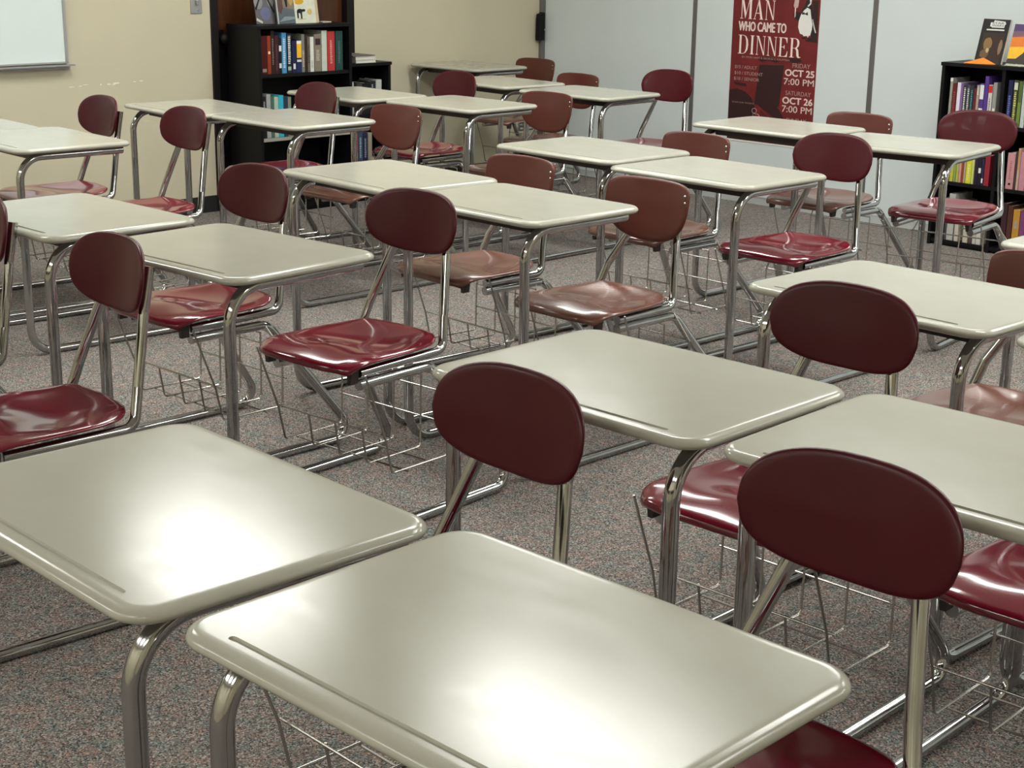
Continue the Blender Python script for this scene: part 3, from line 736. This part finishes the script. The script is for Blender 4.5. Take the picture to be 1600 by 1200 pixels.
g4 = 'books in the wide bookcase by the partition'
RB = [
 (3.236, 3.250, .64, .213, (0.26, 0.25, 0.22), 'thin grey book at the left end of the wide bookcase top row', [(0.195, .212, WHT, 1.0)]),
 (3.253, 3.275, .64, .187, (0.10, 0.012, 0.014), 'dark red book with small lettering, left end of the wide bookcase top row', [(0.04, .15, (0.25, 0.05, 0.05), .5, 1)]),
 (3.278, 3.297, .64, .192, (0.62, 0.56, 0.64), 'lilac-white book in the wide bookcase top row', []),
 (3.298, 3.311, .64, .19, (0.17, 0.10, 0.24), 'dull purple book right of the lilac-white one', []),
 (3.313, 3.331, .64, .179, (0.03, 0.03, 0.035), 'black book with a column of white lettering, left one of two', [(0.03, .17, WHT, .5, 1)]),
 (3.333, 3.351, .64, .184, (0.05, 0.05, 0.06), 'charcoal book with a column of white lettering, right one of two', [(0.03, .17, (.5, .5, .5), .5, 1)]),
 (3.353, 3.370, .64, .182, (0.02, 0.03, 0.035), 'black book with teal lettering in the wide bookcase', [(0.05, .16, (0.08, 0.3, 0.3), .4, 1)]),
 (3.372, 3.386, .64, .17, (0.10, 0.02, 0.02), 'maroon book beside the pinkish beige one', []),
 (3.388, 3.402, .64, .188, (0.36, 0.24, 0.20), 'pinkish beige thin book in the wide bookcase', [(0.14, .18, WHT, .5, 1)]),
 (3.405, 3.428, .64, .197, (0.07, 0.035, 0.18), 'purple book with two white labels on its spine', [(0.12, .19, (0.6, 0.62, 0.6), .9), (0.03, .075, WHT, .9)]),
 (3.430, 3.450, .64, .234, (0.075, 0.035, 0.20), 'tall violet book in the wide bookcase top row', []),
 (3.453, 3.473, .64, .193, (0.50, 0.47, 0.44), 'white book with a red top end on its spine', [(0.155, .19, (0.45, 0.03, 0.02), 1.0), (0.03, .13, (0.2, 0.2, 0.2), .4, 1)]),
 (3.478, 3.498, .64, .206, (0.25, 0.25, 0.23), 'grey book right of the red-topped one', [(0.03, .08, WHT, .6)]),
 (3.558, 3.583, .64, .224, (0.012, 0.014, 0.05), 'navy book at the left of the second column top row', [(0.04, .15, (0.12, 0.14, 0.4), .5, 1)]),
 (3.588, 3.612, .64, .226, (0.04, 0.045, 0.02), 'black and yellow-green book in the second column', [(0.02, .17, (0.5, 0.5, 0.15), .5, 1), (0.18, .215, (.5, .52, .4), .8)]),
 (3.615, 3.635, .64, .222, (0.08, 0.11, 0.035), 'olive green book in the second column', [(0.02, .12, (0.14, 0.2, 0.04), .8)]),
 (3.638, 3.658, .64, .228, (0.42, 0.45, 0.45), 'pale grey book at the right edge of the second column', []),
 (3.661, 3.690, .64, .21, (0.09, 0.02, 0.02), 'dark red book at the right edge of the photo, top row', []),
 (3.222, 3.250, .334, .12, (0.03, 0.02, 0.02), 'dark brown paperback at the left of the middle row of the wide bookcase', []),
 (3.253, 3.276, .334, .125, (0.14, 0.15, 0.04), 'dark olive paperback in the middle row of the wide bookcase', []),
 (3.279, 3.297, .334, .118, (0.46, 0.40, 0.05), 'mustard yellow paperback in the middle row', []),
 (3.299, 3.312, .334, .115, (0.20, 0.28, 0.06), 'grass green paperback in the middle row', []),
 (3.314, 3.327, .334, .12, (0.36, 0.36, 0.09), 'yellow-green paperback in the middle row', []),
 (3.329, 3.342, .334, .118, (0.50, 0.27, 0.21), 'pale pink paperback in the middle row', []),
 (3.344, 3.354, .334, .113, (0.24, 0.05, 0.03), 'thin rust red paperback in the middle row', []),
 (3.356, 3.368, .334, .12, (0.36, 0.28, 0.17), 'tan paperback beside the bright yellow one', []),
 (3.370, 3.398, .334, .126, (0.55, 0.53, 0.03), 'thick bright yellow paperback in the middle row', [(0.02, .1, (0.7, 0.7, .4), .3, 1)]),
 (3.400, 3.414, .334, .122, (0.46, 0.50, 0.14), 'lime paperback right of the thick yellow one', []),
 (3.417, 3.436, .334, .128, (0.02, 0.012, 0.03), 'dark plum book in the middle row', []),
 (3.438, 3.454, .334, .13, (0.012, 0.012, 0.015), 'black book with a white sticker in the middle row', [(0.06, .085, WHT, .8)]),
 (3.456, 3.470, .334, .133, (0.02, 0.02, 0.055), 'dark blue book with a small white label left of the red one', [(0.012, .035, WHT, .6)]),
 (3.473, 3.500, .334, .152, (0.24, 0.02, 0.03), 'crimson book at the right of the first column middle row', []),
 (3.594, 3.634, .334, .178, (0.46, 0.22, 0.23), 'thick dusty pink book in the second column middle row', [(0.02, .03, BLK, .3), (0.05, .14, (.32, .13, .14), .2, 1)]),
 (3.637, 3.647, .334, .19, (0.05, 0.03, 0.03), 'thin dark book right of the thick pink one', []),
 (3.649, 3.662, .334, .205, (0.42, 0.30, 0.22), 'thin cream and orange book in the second column', [(0.1, .2, (.45, .2, .05), .5)]),
 (3.665, 3.695, .334, .19, (0.45, 0.20, 0.25), 'rose pink book at the right edge of the photo, middle row', []),
 (3.276, 3.288, .032, .22, (0.05, 0.05, 0.05), 'dark grey book at the left of the bottom row of the wide bookcase', []),
 (3.290, 3.326, .032, .24, (0.36, 0.36, 0.33), 'wide pale grey book in the bottom row', []),
 (3.335, 3.356, .032, .205, (0.44, 0.40, 0.34), 'cream book leaning in the bottom row', []),
 (3.385, 3.412, .032, .18, (0.42, 0.38, 0.31), 'cream book with dark lettering in the middle of the bottom row', [(0.08, .15, (.1, .06, .05), .5, 1)]),
 (3.420, 3.436, .032, .19, (0.08, 0.05, 0.05), 'dark brown book between two cream ones in the bottom row', []),
 (3.440, 3.458, .032, .19, (0.44, 0.41, 0.35), 'left one of two cream books at the end of the bottom row', []),
 (3.461, 3.486, .032, .185, (0.48, 0.46, 0.40), 'right one of two cream books at the end of the bottom row', []),
 (3.590, 3.620, .032, .23, (0.04, 0.015, 0.02), 'dark maroon book in the second column bottom row', []),
 (3.624, 3.650, .032, .22, (0.07, 0.025, 0.02), 'rust brown book in the second column bottom row', []),
 (3.655, 3.690, .032, .205, (0.42, 0.21, 0.03), 'amber yellow book in the second column bottom row', [(0.11, .15, (.3, .25, .2), .5)]),
 (3.694, 3.720, .032, .20, (0.16, 0.05, 0.13), 'purple book at the right edge in the bottom row', []),
]
for s0, s1, z, h, c, lab, mk in RB:
    book('R', s0, s1, 0.268, z, h, 0.16, c, lab, g4, mk)

# a face-out book: cover with its own artwork, standing and leaning back
def facing_book(which, s, off, z, w_, h, th, col, label, art, lean=12, turn=0.0, name='picture_book', group=None):
    a = (AL if which == 'L' else AR) + turn
    t = thing(name, label, 'book', onwall(which, s, off, z), a, group)
    t.rotation_euler = (-math.radians(lean), 0, a)
    obj('cover', box(-w_ / 2, w_ / 2, 0.0, th, 0, h, 0.001), bookmat(col), t)
    obj('pages', box(-w_ / 2 + 0.003, w_ / 2 + 0.0012, 0.002, th - 0.002, 0.003, h + 0.001), PAGES, t)
    for i, (pts, c) in enumerate(art):
        obj('cover_art', prism([(-w_ / 2 + u * w_, v * h) for u, v in pts], -0.0006 - 0.0003 * i, 0.0004), bookmat(c), t)
    return t
def blob(cx, cy, rx, ry, n=14, j=0.12):
    return [(cx + rx * math.cos(2 * PI * k / n) * random.uniform(1 - j, 1 + j), cy + ry * math.sin(2 * PI * k / n) * random.uniform(1 - j, 1 + j)) for k in range(n)]

gp = 'books displayed on top of the tall bookcase'
facing_book('L', -2.372, 0.20, 1.0315, 0.125, 0.28, 0.006, (0.11, 0.105, 0.115), 'grey and lavender patterned picture book on top of the tall bookcase',
    [(blob(.2, .42, .24, .13, j=.03), (0.22, 0.215, 0.21)), (blob(.85, .48, .2, .16, j=.03), (0.24, 0.23, 0.22)), (blob(.52, .2, .27, .13, j=.05), (0.12, 0.125, 0.21)),
     ([(.0, .3), (.5, .68), (.52, .66), (.05, .26)], BLK), ([(.45, .68), (.95, .2), (1, .24), (.5, .7)], BLK), ([(.0, .07), (.3, .01), (.32, .05), (.02, .12)], (.5, .48, .42))], 10, group=gp)
facing_book('L', -2.257, 0.235, 1.0315, 0.125, 0.28, 0.012, (0.09, 0.11, 0.125), 'picture book with a grey rainy scene, in the middle on top of the tall bookcase',
    [([(.05, .33), (1, .27), (1, .98), (.05, .98)], (0.20, 0.15, 0.11)), (blob(.8, .5, .15, .14), (0.40, 0.27, 0.08)), (blob(.2, .4, .16, .2), (0.09, 0.05, 0.045)), (blob(.55, .55, .08, .25), BLK),
     ([(.1, .04), (1, .09), (1, .13), (.4, .14)], (.2, .24, .27)), ([(0, 0), (.06, 0), (.06, 1), (0, 1)], (.42, .42, .40))], 9, group=gp)
facing_book('L', -2.128, 0.238, 1.0315, 0.142, 0.28, 0.014, (0.56, 0.57, 0.47), 'white picture book with a small black animal, on top of the tall bookcase',
    [(blob(.25, .42, .22, .06), (0.55, 0.30, 0.02)), (blob(.25, .24, .13, .045), BLK), (blob(.42, .25, .09, .028), BLK), ([(.1, .1), (.16, .1), (.17, .24), (.1, .24)], BLK), ([(.27, .09), (.33, .09), (.34, .22), (.26, .24)], BLK),
     (blob(.72, .22, .1, .06), (0.50, 0.38, 0.12)), ([(.12, .08), (.5, .08), (.5, .087), (.12, .087)], (.4, .33, .15)), ([(.1, .48), (.5, .5), (.5, .99), (.1, .99)], (0.08, 0.01, 0.015))], 9, group=gp)
facing_book('L', -2.038, 0.220, 1.0315, 0.030, 0.28, 0.016, (0.50, 0.41, 0.27), 'narrow cream book edge right of the white picture book', [], 9, group=gp)
t = tag(obj('paper_slip', box(-0.03, 0.03, -0.03, 0.03, 0, 0.006, 0.001), bookmat((.5, .48, .42))), 'small flat white pad at the right on top of the tall bookcase', 'paper')
t.location = onwall('L', -1.975, 0.2, 1.0305); t.rotation_euler = (0, 0, AL)

def flat_book(which, s, off, z, w_, d_, h, col, label, group, turn=0):
    a = (AL if which == 'L' else AR) + turn
    t = thing('book', label, 'book', onwall(which, s, off, z), a, group)
    cv = bmesh.new(); add_box(cv, -w_ / 2, w_ / 2, -d_ / 2, d_ / 2, 0, 0.002); add_box(cv, -w_ / 2, w_ / 2, -d_ / 2, d_ / 2, h - 0.002, h); add_box(cv, -w_ / 2, -w_ / 2 + 0.002, -d_ / 2, d_ / 2, 0, h)
    obj('cover', cv, bookmat(col), t); obj('pages', box(-w_ / 2 + 0.002, w_ / 2 - 0.003, -d_ / 2 + 0.003, d_ / 2 - 0.003, 0.002, h - 0.002), bookmat((.60, .57, .52)), t)
    return t
gs = 'books lying on the small low bookcase'
flat_book('L', -1.728, 0.17, 0.800, 0.150, 0.20, 0.018, (.56, .54, .47), 'lower one of two thick white books lying on the small bookcase', gs)
flat_book('L', -1.730, 0.17, 0.8185, 0.152, 0.20, 0.018, (.62, .56, .53), 'upper one of two thick white books lying on the small bookcase', gs)
flat_book('L', -1.742, 0.17, 0.837, 0.165, 0.20, 0.006, (.14, .12, .12), 'thin grey book lying on top of the white books', gs)

# things on the wide bookcase
facing_book('R', 3.408, 0.235, 0.9305, 0.148, 0.225, 0.018, (0.010, 0.009, 0.010), 'black comic book with a white title block standing on the wide bookcase',
    [([(.12, .02), (.93, .02), (.93, .70), (.12, .70)], (0.030, 0.016, 0.008)), (blob(.36, .45, .17, .14), (0.20, 0.12, 0.045)), (blob(.30, .22, .16, .1), (0.12, 0.07, 0.035)), (blob(.66, .42, .14, .22), (0.035, 0.014, 0.010)), (blob(.84, .38, .07, .16), (0.20, 0.13, 0.07)), (blob(.4, .3, .06, .05), (.42, .33, .18)),
     ([(.2, .745), (.85, .745), (.85, .775), (.2, .775)], (.6, .58, .55)), ([(.30, .83), (.36, .83), (.36, .81), (.82, .81), (.82, .87), (.86, .90), (.82, .95), (.42, .97), (.40, .93), (.30, .92)], (.62, .62, .6))], 16, turn=0.0, name='comic_book')
facing_book('R', 3.600, 0.215, 0.9305, 0.20, 0.205, 0.014, (0.04, 0.025, 0.018), 'picture book with a sunset sky and dark rock, on the wide bookcase',
    [([(0, .78), (1, .86), (1, 1), (0, 1)], (0.075, 0.045, 0.125)), ([(0, .62), (1, .72), (1, .90), (0, .82)], (0.17, 0.085, 0.13)), ([(0, .42), (1, .46), (1, .76), (0, .68)], (0.62, 0.17, 0.025)), ([(0, .16), (1, .2), (1, .5), (0, .44)], (0.72, 0.42, 0.03)),
     ([(.0, .0), (1, .0), (1, .12), (.78, .14), (.70, .44), (.60, .53), (.50, .50), (.38, .30), (.22, .16), (.0, .13)], (0.045, 0.035, 0.033))], 16, name='picture_book')
b = bmesh.new(); a_ = [b.verts.new(p) for p in ((-0.075, -0.005, 0.0008), (0.0, -0.012, 0.0008), (0.085, 0.030, 0.0008), (0.015, 0.028, 0.030))]; b.faces.new(a_)
r_ = bmesh.ops.extrude_face_region(b, geom=b.faces[:]); bmesh.ops.translate(b, verts=[v for v in r_['geom'] if isinstance(v, bmesh.types.BMVert)], vec=(0, 0, 0.001))
o = tag(obj('leaflet', b, bookmat((0.75, 0.22, 0.02))), 'orange leaflet lying in front of the comic book on the wide bookcase', 'paper'); o.location = onwall('R', 3.375, 0.268, 0.9300); o.rotation_euler = (0, 0, AR)
b = bmesh.new(); n_ = 12
g_ = [[b.verts.new((-0.07 + 0.14 * i / n_, -0.03 + 0.06 * j / 5, 0.003 + 0.012 * abs(math.sin(i * 1.3 + j * 0.9)) * (1 - abs(j - 2.5) / 3))) for j in range(6)] for i in range(n_ + 1)]
for i in range(n_):
    for j in range(5): b.faces.new((g_[i][j], g_[i + 1][j], g_[i + 1][j + 1], g_[i][j + 1]))
o = obj('crumpled_paper', b, bookmat((.42, .47, .36)), smooth=60); tag(o, 'crumpled pale green paper at the right edge on the wide bookcase', 'paper'); o.location = onwall('R', 3.60, 0.255, 0.930); o.rotation_euler = (0, 0, AR)
sm_ = o.modifiers.new('thick', 'SOLIDIFY'); sm_.thickness = 0.001

# ------------------------------------------------------------------ poster on the partition
PS0, PS1, PZ0, PZ1 = 1.600, 2.215, 0.36, 1.275
post = thing('poster', 'tall dark red theatre poster with cream lettering and a penguin on the grey partition', 'poster', onwall('R', (PS0 + PS1) / 2, 0.0, PZ0), AR)
PM = (PS0 + PS1) / 2
def X(s): return s - PM
def Z(z): return z - PZ0
obj('sheet', box(X(PS0), X(PS1), -0.0015, -0.0002, 0, PZ1 - PZ0), M['poster'], post)
EYE = [0]
def art(name, pts, mat, lift=0.0):
    return obj(name, prism([(X(s), Z(z)) for s, z in pts], -0.0024 - lift, -0.0014), mat, post)
def oval(cx, cz, rx, rz, n=20, a0=0, a1=2 * PI): return [(cx + rx * math.cos(a0 + (a1 - a0) * k / n), cz + rz * math.sin(a0 + (a1 - a0) * k / n)) for k in range(n if a1 - a0 > 6.2 else n + 1)]
# dark shapes of the print
art('printed_shape', [(1.815, .815), (1.990, .822), (1.972, .60), (1.968, .585), (1.79, .585), (1.80, .66)], M['poster_dark'])
art('printed_shape', [(1.80, .845), (1.85, .862), (1.92, .858), (1.96, .84), (1.93, .832), (1.88, .845), (1.83, .83)], M['poster_dark'])
art('printed_shape', oval(2.06, .855, .05, .014), M['poster_dark'])
art('printed_shape', [(1.602, .37), (1.60, .655), (1.66, .668), (1.72, .655), (1.77, .62), (1.80, .56), (1.80, .44), (1.75, .37)], M['poster_dark'])
art('printed_shape', [(1.635, .705), (1.725, .70), (1.725, .682), (1.64, .690)], M['poster_dark'])
art('printed_shape', [(1.79, .60), (1.83, .625), (1.88, .630), (1.94, .60), (1.99, .55), (2.02, .50), (2.0, .49), (1.86, .56)], M['poster_dark'], .0002)
art('printed_shape', [(2.16, 1.19), (2.2, 1.19), (2.21, .96), (2.12, .965), (2.19, 1.0)], M['poster_dark'])
art('printed_shape', [(1.84, .56), (1.90, .52), (1.98, .50), (1.95, .40), (1.85, .40)], M['poster_mid'], .0001)
for k in range(16):
    s = random.uniform(1.62, 2.18); z = random.uniform(.88, 1.25); l_ = random.uniform(.015, .05); tt = random.uniform(-.6, .6)
    art('printed_crack', [(s, z), (s + l_ * .5, z + l_ * tt + .002), (s + l_, z + l_ * tt * .6), (s + l_ * .5, z + l_ * tt - .001)], M['poster_mid'], -.0003)
art('printed_shape', [(1.601, .370), (2.214, .370), (2.214, .452), (2.10, .462), (1.95, .448), (1.80, .458), (1.601, .450)], M['poster_dark'], .0001)
art('paper_margin', [(1.6005, .3605), (2.2145, .3605), (2.2145, .370), (1.6005, .370)], M['pen_white'], .0002)
# penguin in a bow tie holding a glass
art('penguin_print', [(2.125, 1.20), (2.150, 1.20), (2.17, 1.12), (2.19, 1.03), (2.20, .985), (2.17, .99), (2.15, 1.0), (2.095, 1.10), (2.09, 1.13), (2.11, 1.16)], M['pen_black'], .0003)
art('penguin_print', [(2.108, 1.135), (2.128, 1.150), (2.150, 1.140), (2.158, 1.10), (2.170, 1.06), (2.168, 1.03), (2.158, .995), (2.150, .998), (2.143, .985), (2.138, .995), (2.115, .992), (2.108, 1.0), (2.088, 1.005), (2.073, 1.04), (2.075, 1.075), (2.088, 1.11)], M['pen_white'], .0006)
art('penguin_print', [(2.14, 1.20), (2.155, 1.20), (2.153, 1.17), (2.135, 1.155), (2.128, 1.158), (2.146, 1.175)], M['pen_white'], .0006)
art('penguin_print', [(2.094, 1.122), (2.108, 1.124), (2.116, 1.117), (2.133, 1.126), (2.136, 1.106), (2.117, 1.112), (2.094, 1.110)], M['pen_black'], .0009)
art('penguin_print', [(2.09, 1.12), (2.052, 1.125), (2.036, 1.115), (2.040, 1.09), (2.070, 1.075), (2.085, 1.08)], M['pen_black'], .0003)
art('penguin_print', oval(2.118, .982, .02, .005), M['pen_black'], .0007); art('penguin_print', oval(2.16, .980, .02, .005), M['pen_black'], .0007)
art('penguin_print', [(2.17, 1.09), (2.188, 1.04), (2.198, 1.015), (2.192, 1.013), (2.180, 1.04), (2.168, 1.085)], M['pen_white'], .0005)
art('glass_print', [(2.040, 1.195), (2.070, 1.20), (2.064, 1.15), (2.056, 1.144), (2.040, 1.146), (2.034, 1.155)], M['ink_dim'], .0006)
art('glass_print', [(2.043, 1.146), (2.049, 1.146), (2.050, 1.10), (2.044, 1.09)], M['ink'], .0007)

def text(name, body, s0, s1, z0, z1, mat, bold=0.0, lift=0.0):
    cu = bpy.data.curves.new(name, 'FONT'); cu.body = body; cu.size = 1.0; cu.extrude = 0.0; cu.resolution_u = 3
    tmp = bpy.data.objects.new(name, cu); COL.objects.link(tmp)
    bpy.context.view_layer.update()
    me = bpy.data.meshes.new_from_object(tmp.evaluated_get(bpy.context.evaluated_depsgraph_get()))
    bpy.data.objects.remove(tmp)
    xs = [v.co.x for v in me.vertices]; ys = [v.co.y for v in me.vertices]
    x0, x1, y0, y1 = min(xs), max(xs), min(ys), max(ys)
    for v in me.vertices:
        v.co = Vector((X(s0) + (v.co.x - x0) / (x1 - x0) * (s1 - s0), -0.0026 - lift, Z(z0) + (v.co.y - y0) / (y1 - y0) * (z1 - z0)))
    if bold > 0:        # heavier strokes: the same outline laid down again a little to each side
        bm = bmesh.new(); bm.from_mesh(me); d = bold * (z1 - z0)
        for dx, dz in ((-d, 0), (d, 0), (0, -d * .6), (0, d * .6)):
            g = bmesh.ops.duplicate(bm, geom=[f for f in bm.faces if f.index >= 0 and f.tag is False][:len(me.polygons)])
            nv = [v for v in g['geom'] if isinstance(v, bmesh.types.BMVert)]
            bmesh.ops.translate(bm, verts=nv, vec=(dx, -0.00002 * (1 + abs(dz) * 1000), dz))
        bm.to_mesh(me); bm.free()
    me.materials.clear()
    return link(name, me, mat, post)

# tall condensed serif capitals drawn from thick and thin strokes (unit box)
SER = {
 'M': [[(.04, 0), (.30, 0), (.30, .03), (.20, .03), (.20, .97), (.14, .97), (.14, .03), (.04, .03)], [(.04, 1), (.30, 1), (.55, .25), (.47, .02), (.45, .02), (.16, .97), (.04, .97)], [(.47, .02), (.80, 1), (.745, 1), (.485, .16)], [(.72, 0), (1, 0), (1, .03), (.95, .03), (.95, .97), (1, .97), (1, 1), (.76, 1), (.78, .9), (.78, .03), (.72, .03)]],
 'A': [[(.0, 0), (.26, 0), (.26, .03), (.16, .03), (.52, .93), (.48, 1), (.10, .03), (0, .03)], [(.44, 1), (.58, 1), (.93, .03), (1, .03), (1, 0), (.62, 0), (.62, .03), (.72, .03), (.44, .88)], [(.24, .30), (.24, .335), (.70, .335), (.70, .30)]],
 'N': [[(.02, 0), (.28, 0), (.28, .03), (.19, .03), (.19, .97), (.13, .97), (.13, .03), (.02, .03)], [(.02, 1), (.30, 1), (.88, .06), (.88, 0), (.80, 0), (.16, .96), (.02, .97)], [(.72, 1), (1, 1), (1, .97), (.90, .97), (.90, .02), (.84, .02), (.84, .97), (.72, .97)]],
 'D': [[(.02, 0), (.02, .03), (.14, .03), (.14, .97), (.02, .97), (.02, 1), (.50, 1), (.50, .972), (.32, .972), (.32, .028), (.50, .028), (.50, 0)], [(.50, 1), (.74, .94), (.92, .76), (.97, .5), (.92, .24), (.74, .06), (.50, 0), (.50, .028), (.67, .10), (.76, .28), (.78, .5), (.76, .72), (.67, .90), (.50, .972)]],
 'I': [[(.05, 0), (.95, 0), (.95, .03), (.72, .03), (.72, .97), (.95, .97), (.95, 1), (.05, 1), (.05, .97), (.28, .97), (.28, .03), (.05, .03)]],
 'E': [[(.02, 0), (.02, .03), (.14, .03), (.14, .97), (.02, .97), (.02, 1), (.92, 1), (.92, .72), (.88, .72), (.76, .92), (.58, .970), (.32, .970), (.32, .515), (.56, .525), (.62, .62), (.65, .62), (.65, .40), (.62, .40), (.56, .487), (.32, .490), (.32, .030), (.62, .030), (.82, .09), (.94, .30), (.98, .30), (.96, 0)]],
 'R': [[(.02, 0), (.02, .03), (.13, .03), (.13, .97), (.02, .97), (.02, 1), (.50, 1), (.50, .972), (.30, .972), (.30, .03), (.42, .03), (.42, 0)], [(.50, 1), (.70, .96), (.82, .86), (.84, .74), (.80, .60), (.66, .50), (.50, .475), (.30, .475), (.30, .500), (.50, .500), (.63, .58), (.67, .74), (.63, .90), (.50, .972)], [(.50, .49), (.66, .49), (.78, .40), (.84, .10), (.90, .04), (1, .06), (1, .03), (.88, -.01), (.74, 0), (.64, .10), (.60, .38), (.50, .46)]],
}
def serif(name, word, s0, s1, z0, z1, mat, widths=None):
    widths = widths or {'M': 1.25, 'A': 1.0, 'N': 1.0, 'D': 1.1, 'I': .45, 'E': .95, 'R': 1.15}
    tot = sum(widths[c] for c in word) + 0.14 * (len(word) - 1); u = (s1 - s0) / tot; x = s0; bm = bmesh.new()
    for c in word:
        wd = widths[c] * u
        for poly in SER[c]:
            a = [bm.verts.new((px, 0.0, pz)) for px, pz in poly]     # triangulated at unit size, then scaled
            f = bm.faces.new(a); f.normal_update(); bmesh.ops.triangulate(bm, faces=[f])
            for q in a: q.co = Vector((X(x + q.co.x * wd), -0.0026, Z(z0 + q.co.z * (z1 - z0))))
        x += wd + 0.14 * u
    return obj(name, bm, mat, post)
serif('title_lettering', 'MAN', 1.650, 1.905, 1.070, 1.180, M['ink'])
text('title_lettering', 'WHO CAME TO', 1.648, 1.990, 1.002, 1.055, M['ink'], 0.05)
serif('title_lettering', 'DINNER', 1.648, 2.102, 0.870, 0.978, M['ink'])
text('small_lettering', 'THE', 1.655, 1.80, 1.205, 1.255, M['ink'], 0.01)
text('small_lettering', 'BY: MOSS HART & GEORGE S. KAUFMAN', 1.682, 2.026, 0.847, 0.858, M['ink_dim'], 0.01)
text('price_lettering', '$15 / ADULT', 1.635, 1.796, .782, .803, M['ink_dim'], .01)
text('price_lettering', '$10 / STUDENT', 1.634, 1.842, .747, .768, M['ink_dim'], .01)
text('price_lettering', '$10 / SENIOR', 1.631, 1.819, .714, .735, M['ink_dim'], .01)
text('date_lettering', 'FRIDAY', 2.051, 2.174, .813, .838, M['ink_dim'], .008)
text('date_lettering', 'OCT 25', 2.002, 2.204, .765, .802, M['ink'], .06)
text('date_lettering', '7:00 PM', 1.996, 2.206, .716, .752, M['ink'], .02)
text('date_lettering', 'SATURDAY', 2.013, 2.190, .657, .682, M['ink_dim'], .008)
text('date_lettering', 'OCT 26', 1.995, 2.204, .608, .645, M['ink'], .06)
text('date_lettering', '7:00 PM', 1.994, 2.204, .560, .597, M['ink'], .02)
text('date_lettering', 'SUNDAY', 2.031, 2.169, .505, .528, M['ink_dim'], .008)
text('small_lettering', 'SCAN FOR TICKETS', 1.627, 1.790, .584, .592, M['ink_dim'], .01)
lg = bmesh.new()
tube(lg, [(X(1.795 + .017 * math.cos(2 * PI * k / 20)), -0.0026, Z(.548 + .014 * math.sin(2 * PI * k / 20))) for k in range(21)], 0.0012, 5)
tube(lg, [(X(1.79), -.0026, Z(.536)), (X(1.80), -.0026, Z(.53)), (X(1.825), -.0026, Z(.53)), (X(1.835), -.0026, Z(.518)), (X(1.80), -.0026, Z(.512)), (X(1.785), -.0026, Z(.52)), (X(1.79), -.0026, Z(.536))], 0.0012, 5)
obj('emblem_print', lg, M['ink_dim'], post)

# STAR WARS title block lettering on the comic book
cb = [o for o in bpy.data.objects if o.name.startswith('comic_book')][0]
for body, z0, z1, x0, x1 in (('STAR', .199, .209, -.020, .045), ('WARS', .187, .197, -.020, .045)):
    cu = bpy.data.curves.new('cover_lettering', 'FONT'); cu.body = body; cu.size = 1
    tmp = bpy.data.objects.new('cover_lettering', cu); COL.objects.link(tmp); bpy.context.view_layer.update()
    me = bpy.data.meshes.new_from_object(tmp.evaluated_get(bpy.context.evaluated_depsgraph_get())); bpy.data.objects.remove(tmp)
    xs = [v.co.x for v in me.vertices]; ys = [v.co.y for v in me.vertices]
    for v in me.vertices: v.co = Vector((x0 + (v.co.x - min(xs)) / (max(xs) - min(xs)) * (x1 - x0), -0.0040, z0 + (v.co.y - min(ys)) / (max(ys) - min(ys)) * (z1 - z0)))
    me.materials.clear(); link('cover_lettering', me, bookmat((.02, .02, .02)), cb)
